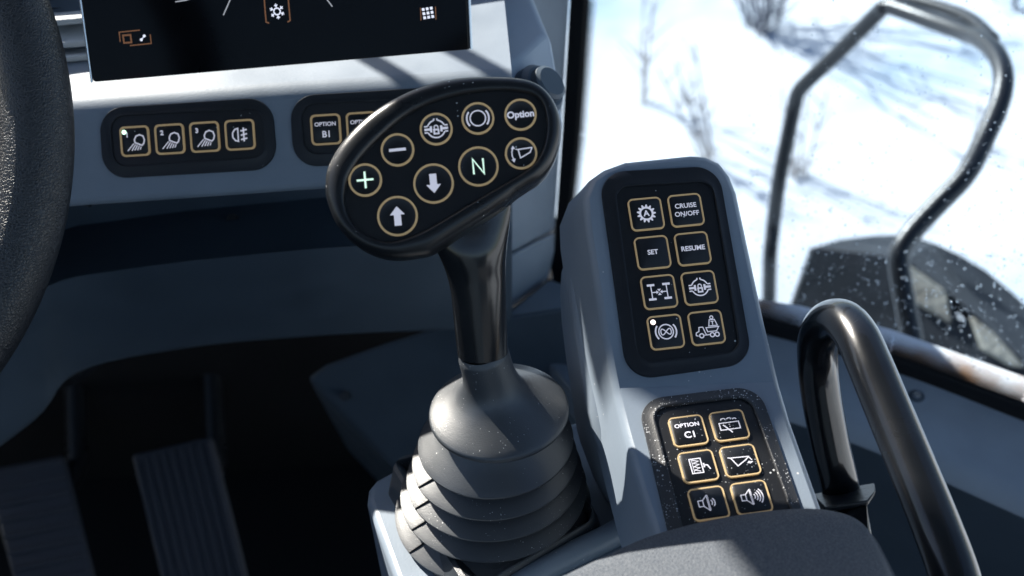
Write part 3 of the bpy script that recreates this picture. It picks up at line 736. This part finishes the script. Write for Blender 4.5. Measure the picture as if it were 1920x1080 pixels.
# skirt: soft shoulder then the side walls
cen = (CF.pt(0, 0) + DFr.pt(0, 0)) / 2
def skirt_pts(off_out, off_back, dx=0):
    out = []
    for s_, row in ((-1, Lp), (1, Rp)):
        pass
    n = len(loop)
    for i_, q in enumerate(loop):
        a = loop[max(i_ - 1, 0)]; b = loop[min(i_ + 1, n - 1)]; tt = (b - a).normalized()
        nn = CF.n if i_ not in (0, 1, 2, 3, 4, n - 5, n - 4, n - 3, n - 2, n - 1) else DFr.n
        o_ = tt.cross(nn).normalized()
        if o_.dot(q - cen) < 0 and i_ > 5 and i_ < n - 6: o_ = -o_
        if i_ <= 5 and o_.dot(rt) > 0: o_ = -o_
        if i_ >= n - 6 and o_.dot(rt) < 0: o_ = -o_
        out.append(q + o_ * off_out - nn * off_back)
    return out
base = len(V); sk = [skirt_pts(.0012, .0006), skirt_pts(.0026, .0022), skirt_pts(.0034, .0050), skirt_pts(.0055, .020), skirt_pts(.0095, .045)]
mesh_obj('housing_face', V, Fc, M['greyc'], t, smooth=20)
v, f = rings([loop] + sk, False); 
mesh_obj('housing_side', v, f, M['greyc'], t, smooth=60)
# bulging back shell visible on the left
bs = [(1104, 392), (1086, 420), (1073, 458), (1070, 500), (1074, 560), (1084, 640), (1098, 725), (1104, 770), (1112, 798), (1139, 868), (1175, 935), (1300, 935), (1300, 700), (1250, 350)]
BSP = Pl(CF.pt(0, 0, -.030), CF.n)
mesh_obj('back_shell', *prism([BSP.hit(x, y) for x, y in bs], CF.n * -.055), M['greyc'], t, smooth=50, mods=[bev(.008, 5)])

kp = thing('cruise_keypad', 'tall black keypad with eight gold framed buttons on the upper console', 'switch panel', CF.pt(0, 0, 0))
bezel(kp, CF, roundpoly(px_poly(CF, [(1122, 324), (1346, 311), (1412, 682), (1176, 714)]), .0125, 12), roundpoly(px_poly(CF, [(1152, 352), (1334, 342), (1386, 660), (1197, 683)]), .0065, 10), M['bezel'], M['face'], .0020, .0008)
CB = [(ic_gear, 'automatic mode button with a gear around the letter A'), (ic_text(['CRUISE', 'ON/OFF'], .4, .008, .5, 0), 'CRUISE ON/OFF button'), (ic_text(['SET'], .4, .010), 'SET button'), (ic_text(['RESUME'], .4, .010), 'RESUME button'),
      (ic_axle, 'axle lock button'), (ic_lock, 'differential lock button with a padlock'), (ic_brake(True), 'retarder button with lit lamp'), (ic_truck, 'truck and weight button')]
for k, (ic, lb) in enumerate(CB):
    button(kp, CF, (k % 2 - .5) * .0195, (k // 2 - 1.5) * .0195, .0164, ic, lb, lamp='ledw' if k == 6 else None, border=.0008)
kp = thing('wiper_keypad', 'dusty black keypad with six gold framed buttons on the lower console', 'switch panel', DFr.pt(0, 0, 0))
bezel(kp, DFr, roundpoly(px_poly(DFr, [(1194, 752), (1422, 724), (1540, 1062), (1276, 1100)]), .012, 12), roundpoly(px_poly(DFr, [(1222, 768), (1404, 746), (1512, 1040), (1300, 1072)]), .007, 10), M['dusty'], M['faced'], .0022, .0008)
DB = [(ic_option('C1'), 'OPTION C1 button'), (ic_wiper, 'rear window wiper button'), (ic_seat, 'heated mirror button with a zigzag'), (ic_bucket, 'dump body button'), (ic_speaker(2), 'volume down button with loudspeaker'), (ic_speaker(4), 'volume up button with loudspeaker')]
for k, (ic, lb) in enumerate(DB):
    button(kp, DFr, (k % 2 - .5) * .01883, (k // 2 - 1) * .01883, .0159, ic, lb, border=.0007, face='faced')

# ================================================================= LEVER DECK
BZ0 = P(924, 946, .648).z
DK = Pl((0, 0, BZ0 - .006), (0, 0, 1))
t = thing('lever_deck', 'grey console deck around the rubber boot of the selector lever', 'console', DK.hit(900, 1000))
dk = [(687, 938), (690, 915), (704, 898), (730, 884), (790, 850), (900, 806), (1000, 796), (1070, 791), (1098, 784), (1130, 800), (1180, 880), (1300, 1000), (1300, 1180), (1060, 1330), (800, 1250)]
mesh_obj('deck_top', *prism([DK.hit(x, y) for x, y in dk], Vector((0, 0, -.14))), M['grey'], t, mods=[bev(.004, 4)])
# raised front rim that curves up to the console
rim = [(960, 1110), (1010, 1080), (1080, 1045), (1150, 1012), (1190, 985), (1208, 950), (1212, 915)]
rim3 = [DK.hit(x, y) + Vector((0, 0, .002 + .0006 * k)) for k, (x, y) in enumerate(rim)]
mesh_obj('front_rim', *tube(catmull(rim3, 6), .0065, 16), M['greyc'], t, smooth=180)
# sloping web between deck and console, lit from the left
fa = [CF.pl.hit(1156, 731) - CF.n * .003, DFr.pl.hit(1166, 765) - DFr.n * .002, DFr.pl.hit(1186, 830) - DFr.n * .002, DFr.pl.hit(1208, 900) - DFr.n * .002, DFr.pl.hit(1240, 1000) - DFr.n * .002]
fb = [CF.pl.hit(1154, 736) - CF.n * .010, DK.hit(1138, 868).lerp(CF.pl.hit(1149, 742) - CF.n * .006, .55), DK.hit(1138, 868), DK.hit(1168, 925), DK.hit(1212, 1020)]
v, f = rings([catmull(r, 5) for r in (fa, [a.lerp(b, .5) + rt * .0008 for a, b in zip(fa, fb)], fb)], False)
mesh_obj('side_web', v, f, M['greyc'], t, smooth=80)

# ================================================================= SELECTOR LEVER
HF = Fr(P(830, 320, .545), math.cos(-.1) * rt + math.sin(-.1) * dn + fw * .02, -math.sin(-.1) * rt + math.cos(-.1) * dn - fw * .10)
lv = thing('selector_lever', 'black gear selector lever with a slanted head of nine round buttons and pleated boot', 'gear lever', P(924, 946, .65))
cr = lambda pts: [(580 + x / 2.842, 120 + y / 2.842) for x, y in pts]
outl = cr([(80, 620), (90, 555), (122, 485), (170, 410), (240, 330), (330, 252), (430, 187), (540, 133), (650, 97), (760, 73), (880, 62), (1000, 62), (1100, 68), (1180, 84), (1240, 116), (1290, 168), (1325, 235), (1344, 310), (1342, 390), (1322, 470), (1290, 540), (1240, 600), (1170, 645), (1110, 685), (1050, 735), (960, 800), (860, 862), (760, 925), (700, 965), (640, 1000), (560, 1015), (480, 1026), (400, 1020), (320, 998), (250, 960), (180, 900), (130, 830), (98, 750), (82, 690)])
innl = cr([(205, 620), (235, 560), (300, 475), (390, 385), (490, 300), (600, 235), (720, 190), (850, 160), (980, 148), (1100, 150), (1190, 170), (1240, 215), (1262, 290), (1262, 370), (1245, 450), (1210, 520), (1150, 575), (1050, 635), (900, 720), (750, 810), (620, 885), (520, 930), (430, 950), (350, 935), (270, 890), (215, 820), (192, 740), (194, 680)])
def hl(pts): return [(*HF.loc(*p), 0) for p in pts]
N = 200
O2 = resample([(q.x, q.y) for q in catmull(hl(outl), 6, True)], N); I2 = resample([(q.x, q.y) for q in catmull(hl(innl), 6, True)], N)
hc = HF.loc(850, 330)
def hr(t_, h, k=1.0): return [HF.pt(hc[0] + (O2[i][0] * (1 - t_) + I2[i][0] * t_ - hc[0]) * k, hc[1] + (O2[i][1] * (1 - t_) + I2[i][1] * t_ - hc[1]) * k, h) for i in range(N)]
rs = [hr(1.03, -.0012), hr(1.0, .0008), hr(.93, .0022), hr(.8, .0028), hr(.55, .0027), hr(.3, .0018), hr(.12, .0002), hr(.05, -.0012), hr(.045, -.0022), hr(.01, -.0028), hr(0, -.005), hr(-.01, -.012), hr(.05, -.019), hr(.3, -.025), hr(.7, -.029), hr(1.0, -.0305, .8), hr(1.0, -.031, .4)]
mesh_obj('head_shell', *rings(rs, True, False, True), M['black'], lv, smooth=60)
fp = mesh_obj('faceplate', [HF.pt(x, y, .0) for x, y in I2], [tuple(range(N))], M['face'], lv, smooth=0)
def rb_(px, py, d_px, ic, lb, ink='white', us=.5):
    a, b = HF.loc(px, py); button(lv, HF, a, b, d_px * .545 / F, ic, lb, shape='round', h=.0008, ink=ink, border=.0009, us=us)
rb_(685, 338, 63, ic_plus, 'plus button', 'green'); rb_(745.5, 281.5, 63, ic_minus, 'minus button')
rb_(818, 242.5, 62, ic_lock, 'differential lock button', us=.56); rb_(896, 222.5, 62, ic_brake(False), 'parking brake button', us=.56)
rb_(976, 215.5, 61, ic_text(['Option'], .58, .020), 'Option button', us=.5); rb_(977, 288, 61, ic_lift, 'tipping body button', us=.56)
rb_(897, 312.5, 76, ic_N, 'neutral button with the letter N', 'green', us=.42); rb_(813, 344.5, 76, ic_arrow(False), 'down arrow button', us=.48); rb_(745.5, 405.5, 76, ic_arrow(True), 'up arrow button', us=.48)
# stalk: one sculpted piece from inside the head down into the collar (px x, px y, half width px, depth, flatness)
st = [(862, 372, 92, .566, .22), (868, 392, 90, .567, .25), (873, 415, 84, .5685, .32), (879, 440, 75, .5705, .45), (884, 463, 67, .5725, .58), (888.5, 486, 60.5, .575, .68), (893, 512, 55.5, .578, .76),
      (897, 545, 52, .581, .82), (900, 590, 50, .585, .85), (903, 630, 48.5, .589, .9), (905.5, 662, 47.5, .5925, .95)]
def grow(col, n=6):
    return [q.x for q in catmull([(v, 0, 0) for v in col], n)]
cols = [grow([r[k] for r in st]) for k in range(5)]
rs = []
axis = (P(905, 660, .5925) - P(893, 512, .578)).normalized()
for x, y, hw, d, fl_ in zip(*cols):
    c_ = P(x, y, d); r_ = hw / F * d; s_ = (rt - rt.dot(axis) * axis).normalized(); u_ = axis.cross(s_)
    rs.append([c_ + r_ * (math.cos(a) * s_ + fl_ * math.sin(a) * u_) for a in [2 * math.pi * k / 56 for k in range(56)]])
mesh_obj('stalk', *rings(rs, True, True, False), M['gloss'], lv, smooth=180)
# collar (dome disc) and boot
Zv = Vector((0, 0, 1)); base_c = P(906, 664, .5930)
d0 = .612
disc_c = P(935, 768, d0); mp = lambda px_, d: px_ / F * d
axd = (base_c - disc_c).normalized()
prof = [(1.06, .0105), (1.0, .0117), (.97, .01195), (.9, .0120), (.78, .0121), (.66, .0124), (.55, .0130), (.45, .0142), (.36, .0162), (.28, .0192), (.20, .0232), (.13, .0271), (.07, .0303), (.025, .0326), (.0, .03345), (-.03, .0336), (-.06, .0333), (-.08, .0320), (-.08, .028)]
stack = []
for s_, r_ in prof:
    c_ = disc_c.lerp(base_c, max(s_, 0)) + (Vector((0, 0, .036 * s_)) if s_ < 0 else Vector())
    ax = Zv.lerp(axd, max(0, min(1, s_)) ** .8)
    stack.append((c_, r_, ax))
mesh_obj('collar', *rings(lathe(stack)), M['rubber'], lv, smooth=60)
mesh_obj('collar_seam', *tube([P(957, 828, .590), P(960, 846, .5915)], .0005, 6), M['black'], lv)
pl_px = [(929, 825, 146), (927, 857, 155), (926.5, 887, 165), (925, 916, 175), (924, 948, 184)]
stack = [(disc_c - Zv * .004, .027, Zv)]; zc = None; cs = []
for x, y, rpx in pl_px:
    h = (y - 768) * .63 / (F * .785); d = d0 + .616 * h; cs.append((P(x, y, d), rpx / F * d))
prev = (disc_c - Zv * .003, .031)
for i_, (c_, r_) in enumerate(cs):
    pc, pr = prev
    stack += [(pc.lerp(c_, -.10), r_ - .0150, Zv), (pc.lerp(c_, .30), r_ - .0122, Zv), (pc.lerp(c_, .62), r_ - .0070, Zv), (pc.lerp(c_, .86), r_ - .0024, Zv), (pc.lerp(c_, .96), r_ - .0006, Zv), (c_, r_, Zv), (c_ - Zv * .0009, r_ - .0001, Zv), (c_ - Zv * .0013, r_ - .0006, Zv), (c_ - Zv * .0006, r_ - .009, Zv)]
    prev = (c_ - Zv * .0006, r_)
stack.append((prev[0] - Zv * .006, prev[1] - .002, Zv))
mesh_obj('boot', *rings(lathe(stack, 128)), M['rubber'], lv, smooth=42)
# moulding seam nicks down the left of the boot
for i_, (c_, r_) in enumerate(cs):
    a = 3.50 + .05 * i_
    if i_ == 0: continue
    pc = (cs[i_ - 1][0] if i_ else disc_c)
    az = lambda q, c, r: c + Vector((math.cos(q), math.sin(q), 0)) * r + Vector((0, 0, .0003))
    mesh_obj('boot_seam', *tube([az(a, c_, r_ + .0001), az(a + .02, pc.lerp(c_, .86), r_ - .0023), az(a + .06, pc.lerp(c_, .62), r_ - .0068), az(a + .09, pc.lerp(c_, .30), r_ - .0120)], .0004, 6), M['seal'], lv)
# square boot base
BT, BB = Pl((0, 0, BZ0 + .006), (0, 0, 1)), Pl((0, 0, BZ0 - .010), (0, 0, 1))
bq = roundpoly([(p.x, p.y) for p in (BB.hit(718, 930), BB.hit(1010, 835), BB.hit(1142, 1006), BB.hit(858, 1180))], [.006, .01, .010, .01], 6)
bq2 = roundpoly([(p.x, p.y) for p in (BT.hit(729, 866), BT.hit(1000, 806), BT.hit(1126, 968), BT.hit(880, 1112))], [.006, .01, .010, .01], 6)
lp = lambda k, z: [Vector((a[0] * (1 - k) + b[0] * k, a[1] * (1 - k) + b[1] * k, z)) for a, b in zip(bq, bq2)]
rs = [lp(0, BZ0 - .014), lp(0, BZ0 - .010), lp(.9, BZ0 + .0045), lp(1.0, BZ0 + .006), lp(1.25, BZ0 + .0064), lp(1.8, BZ0 + .002)]
mesh_obj('boot_base', *rings(rs), M['rubber'], lv, smooth=35)

# ================================================================= ARMREST
AR = pl3(P(1480, 948, .545), P(1040, 1080, .505), P(1660, 1040, .50))
t = thing('armrest', 'dark fabric armrest pad, its near corner in bright sun', 'armrest', AR.hit(1350, 1060))
ar = [(960, 1120), (1040, 1078), (1120, 1040), (1200, 1004), (1300, 975), (1400, 956), (1480, 947), (1545, 946), (1595, 955), (1632, 978), (1660, 1025), (1690, 1090), (1750, 1250), (1200, 1380), (1000, 1250)]
ARn = AR.n if AR.n.z > 0 else -AR.n
pts = catmull([AR.hit(x, y) for x, y in ar], 5, True); cA = AR.hit(1350, 1120)
def arr(k, h): return [cA + (p - cA) * k + ARn * h for p in pts]
mesh_obj('pad', *rings([arr(.96, -.045), arr(1.0, -.035), arr(1.01, -.018), arr(1.005, -.010), arr(.99, -.0045), arr(.965, -.0012), arr(.93, .0006), arr(.8, .0030), arr(.5, .0052), arr(.2, .006)], True, True, True), M['fabric'], t, smooth=180)
sm = arr(1.0, -.0065); mesh_obj('piping', *tube(sm[6 * 5:13 * 5], .0009, 8), M['fabric'], t)

# ================================================================= GRAB HANDLE
t = thing('grab_handle', 'bent black tube grab handle standing beside the console', 'handle', P(1575, 930, .68))
gp = [(1583, 960, .690), (1574, 905, .685), (1556, 830, .675), (1540, 745, .665), (1533, 680, .655), (1535, 635, .640), (1552, 605, .622), (1580, 602, .604), (1606, 630, .590), (1630, 682, .578), (1655, 742, .568), (1705, 862, .550), (1757, 990, .532), (1790, 1082, .52), (1820, 1200, .51)]
cp = catmull([P(*p) for p in gp], 8)
mesh_obj('tube', *tube(cp, .0102, 40), M['paint'], t, smooth=180)
b0 = P(1576, 918, .686)
pq = [P(1522, 926, .69), P(1640, 905, .685), P(1642, 918, .66), P(1628, 940, .655), P(1545, 952, .66)]
mesh_obj('base_plate', *prism(pq, Vector((0, 0, -.004))), M['opaint'], t, mods=[bev(.001, 2)])
pq = [P(1524, 930, .686), P(1612, 918, .68), P(1625, 945, .66), P(1640, 1010, .65), P(1560, 1010, .65), P(1530, 960, .66)]
mesh_obj('bracket', *prism(pq, Vector((0, .01, -.10))), M['paint'], t, mods=[bev(.003, 3)])

# ================================================================= OUTSIDE
t = thing('outside_hand_rail', 'black bent tube hand rail outside the window, flecked by drops on the glass', 'hand rail', P(1442, 560, 2.25))
hp = [(1440, 700, 2.3), (1442, 561, 2.25), (1444, 480, 2.2), (1450, 422, 2.2), (1460, 344, 2.15), (1475, 267, 2.12), (1488, 205, 2.1), (1496, 175, 2.08), (1512, 155, 2.06), (1567, 103, 2.0), (1644, 26, 1.9), (1656, 15, 1.88), (1672, 13, 1.87), (1744, 38, 1.8), (1811, 62, 1.72), (1842, 76, 1.66), (1870, 104, 1.6), (1882, 145, 1.56), (1874, 195, 1.54), (1844, 265, 1.52), (1811, 328, 1.5), (1757, 385, 1.5), (1711, 435, 1.5), (1688, 470, 1.5), (1686, 500, 1.5), (1696, 560, 1.5), (1715, 660, 1.5)]
mesh_obj('rail_tube', *tube(catmull([P(*p) for p in hp], 5), .0125, 18), M['opaint'], t, smooth=180)
# second, sunlit upper bar of the hoop
mesh_obj('upper_bar', *tube(catmull([P(x, y, d) for x, y, d in ((1690, -6, 1.9), (1760, 12, 1.82), (1820, 36, 1.74), (1862, 74, 1.66))], 6), .009, 14), M['opaint'], t, smooth=180)

t = thing('wheel_fender', 'angular dark fender with beige facets coloured as sunlit outside the window', 'fender', P(1700, 600, 2.0))
fs = [(1486, 572), (1524, 464), (1600, 474), (1668, 480), (1700, 490), (1775, 546), (1800, 600), (1840, 600), (1930, 690), (2050, 800), (1800, 900), (1500, 800)]
dep = lambda x, y: 2.0 - (x - 1486) * .0004
side = [P(x, y, dep(x, y)) for x, y in fs]
mesh_obj('side_face', *prism(side, fw * .02), M['fender'], t, smooth=0)
tp1 = [(1524, 464, 1.985), (1575, 449, 2.1), (1640, 441, 2.15), (1700, 440, 2.15), (1752, 456, 2.12), (1700, 488, 1.915), (1668, 480, 1.93), (1600, 474, 1.955)]
mesh_obj('top_facet', *prism([P(*p) for p in tp1], Vector((0, 0, -.02))), M['fender'], t, smooth=0)
tp2 = [(1752, 456, 2.12), (1800, 478, 2.1), (1850, 508, 2.08), (1900, 550, 2.04), (1950, 598, 2.0), (2080, 730, 1.95), (2040, 760, 1.80), (1930, 688, 1.83), (1838, 598, 1.86), (1778, 548, 1.885), (1700, 488, 1.915)]
mesh_obj('rear_facet', *prism([P(*p) for p in tp2], Vector((0, 0, -.02))), M['fender'], t, smooth=0)
for pts_ in ([(1698, 492), (1775, 545), (1786, 606), (1716, 566)], [(1824, 594), (1862, 622), (1925, 690), (1900, 688), (1845, 656)]):
    mesh_obj('sunlit_facet', *prism([P(x, y, dep(x, y) - .012) for x, y in pts_], fw * .02), M['lit_tan'], t, mods=[bev(.003)])  # raised faces coloured lighter as if the sun lit them

# pale ledge outside under the glass
t = thing('outer_ledge', 'pale sunlit ledge with rusty stains outside along the window foot', 'ledge', w(1650, 640, -.05))
lu = [(1080, 512), (1425, 562), (1500, 573), (1640, 606), (1750, 648), (1920, 706), (2200, 800)]
ll = [(1080, 560), (1425, 622), (1500, 640), (1670, 690), (1670, 696), (1920, 790), (2200, 900)]
b_ = [w(x, y + 8, -.008) for x, y in ll]
lx = lambda x: float(np.interp(x, [p[0] for p in lu], [p[1] for p in lu]))
a_ = [Pl(b, Vector((0, 0, 1)) - WN * .0).hit(x, lx(x)) for b, (x, y) in zip(b_, ll)]
v, f = rings([[q - Vector((0, 0, .06)) for q in a_], a_, b_, [q - Vector((0, 0, .05)) for q in b_]], False)
mesh_obj('ledge_skin', v, f, M['ledge'], t, smooth=40)

# ================================================================= REST OF THE CAB (shades the interior) AND ADDED SUN BLOCKERS
t = thing('cab_roof', 'grey cab roof over the seat, just out of view', 'roof', (0, 0, 1.75))
mesh_obj('roof_panel', *prism([Vector(p) for p in ((-.85, -1.2, 1.7), (.8, -1.2, 1.7), (.55, 1.0, 1.7), (-.85, 1.0, 1.7))], (0, 0, .06)), M['dgrey'], t, mods=[bev(.02)])
t = thing('cab_rear_wall', 'dark lower rear cab wall behind the viewer, open window above', 'wall', (0, -1.0, 0))
mesh_obj('wall_panel', *prism([Vector(p) for p in ((-.85, -1.0, 0), (.75, -1.0, 0), (.75, -1.0, .92), (-.85, -1.0, .92))], (0, -.04, 0)), M['dgrey'], t, smooth=0)
t = thing('left_door', 'dark lower half of the left cab door, out of view', 'door', (-.85, 0, 0))
mesh_obj('door_panel', *prism([Vector(p) for p in ((-.85, -1.0, 0), (-.85, .95, 0), (-.85, .95, .8), (-.85, -1.0, .8))], (-.04, 0, 0)), M['dgrey'], t, smooth=0)

H_ = Vector((SUN.x, SUN.y, 0)).normalized(); SX = Vector((-H_.y, H_.x, 0)); SZ = SX.cross(SUN)
if SZ.z < 0: SZ = -SZ
def sunpt(s_, t_, Y):                        # the point on the plane y = Y that shades sun coordinates (s, t)
    q = SX * s_ + SZ * t_; return q + SUN * ((Y - q.y) / SUN.y)
t = thing('console_sun_blocker', 'narrow dark strip added out of view to shade the upper console', 'sun blocker', sunpt(.5, .6, 1.15))
q = CF.pl.hit(1158, 742); s0, t0 = q.dot(SX) + .014, q.dot(SZ) - .004
mesh_obj('blocker_sheet', *prism([sunpt(a, b, 1.15) for a, b in ((.311, .397), (1.0, .397), (1.0, .462), (.42, .452), (.338, .450), (.318, .430), (.311, .418))], (0, .004, 0)), M['dgrey'], t, smooth=0)  # added unseen strip, outlined to keep the sun off the upper console
ss = [LED.hit(x, y).dot(SX) for x, y in ((712, 132), (868, 118))]
t = thing('armrest_sun_blocker', 'dark flat plate added out of view to shade the armrest', 'mirror', sunpt(.3, .53, 1.08))
mesh_obj('blocker_plate', *prism([sunpt(a, b, 1.08) for a, b in ((.274, .468), (.350, .476), (.342, .60), (.210, .60), (.256, .499))], (0, .006, 0)), M['black'], t, smooth=0, mods=[bev(.002)])  # added unseen plate, outlined to shade the right of the armrest
for k, (a, lb) in enumerate(((ss[0], 'thin dark bar added out of view to stripe the ledge, nearer the steering wheel'), (ss[1], 'thin dark bar added out of view to stripe the ledge, nearer the window pillar'))):
    t = tag(mesh_obj('ledge_shade_bar', *tube([sunpt(a - .0, .15, .98), sunpt(a, t0 - .01, .98)], .0055, 12), M['opaint'], None), lb, 'bar')  # added unseen bars that cast the dark stripes on the dash ledge

q = DK.hit(700, 930); s0, t0 = q.dot(SX), q.dot(SZ)
sw = bpy.data.objects['steering_wheel']
mesh_obj('deck_sun_blocker', *prism([sunpt(a, b, .70) for a, b in ((s0 - .11, t0 - .14), (s0 + .008, t0 - .14), (s0 + .008, t0 - .009), (s0 - .11, t0 - .009))], (0, .03, 0)), M['black'], sw, mods=[bev(.002)])  # added unseen box that keeps the sun off the deck's left side
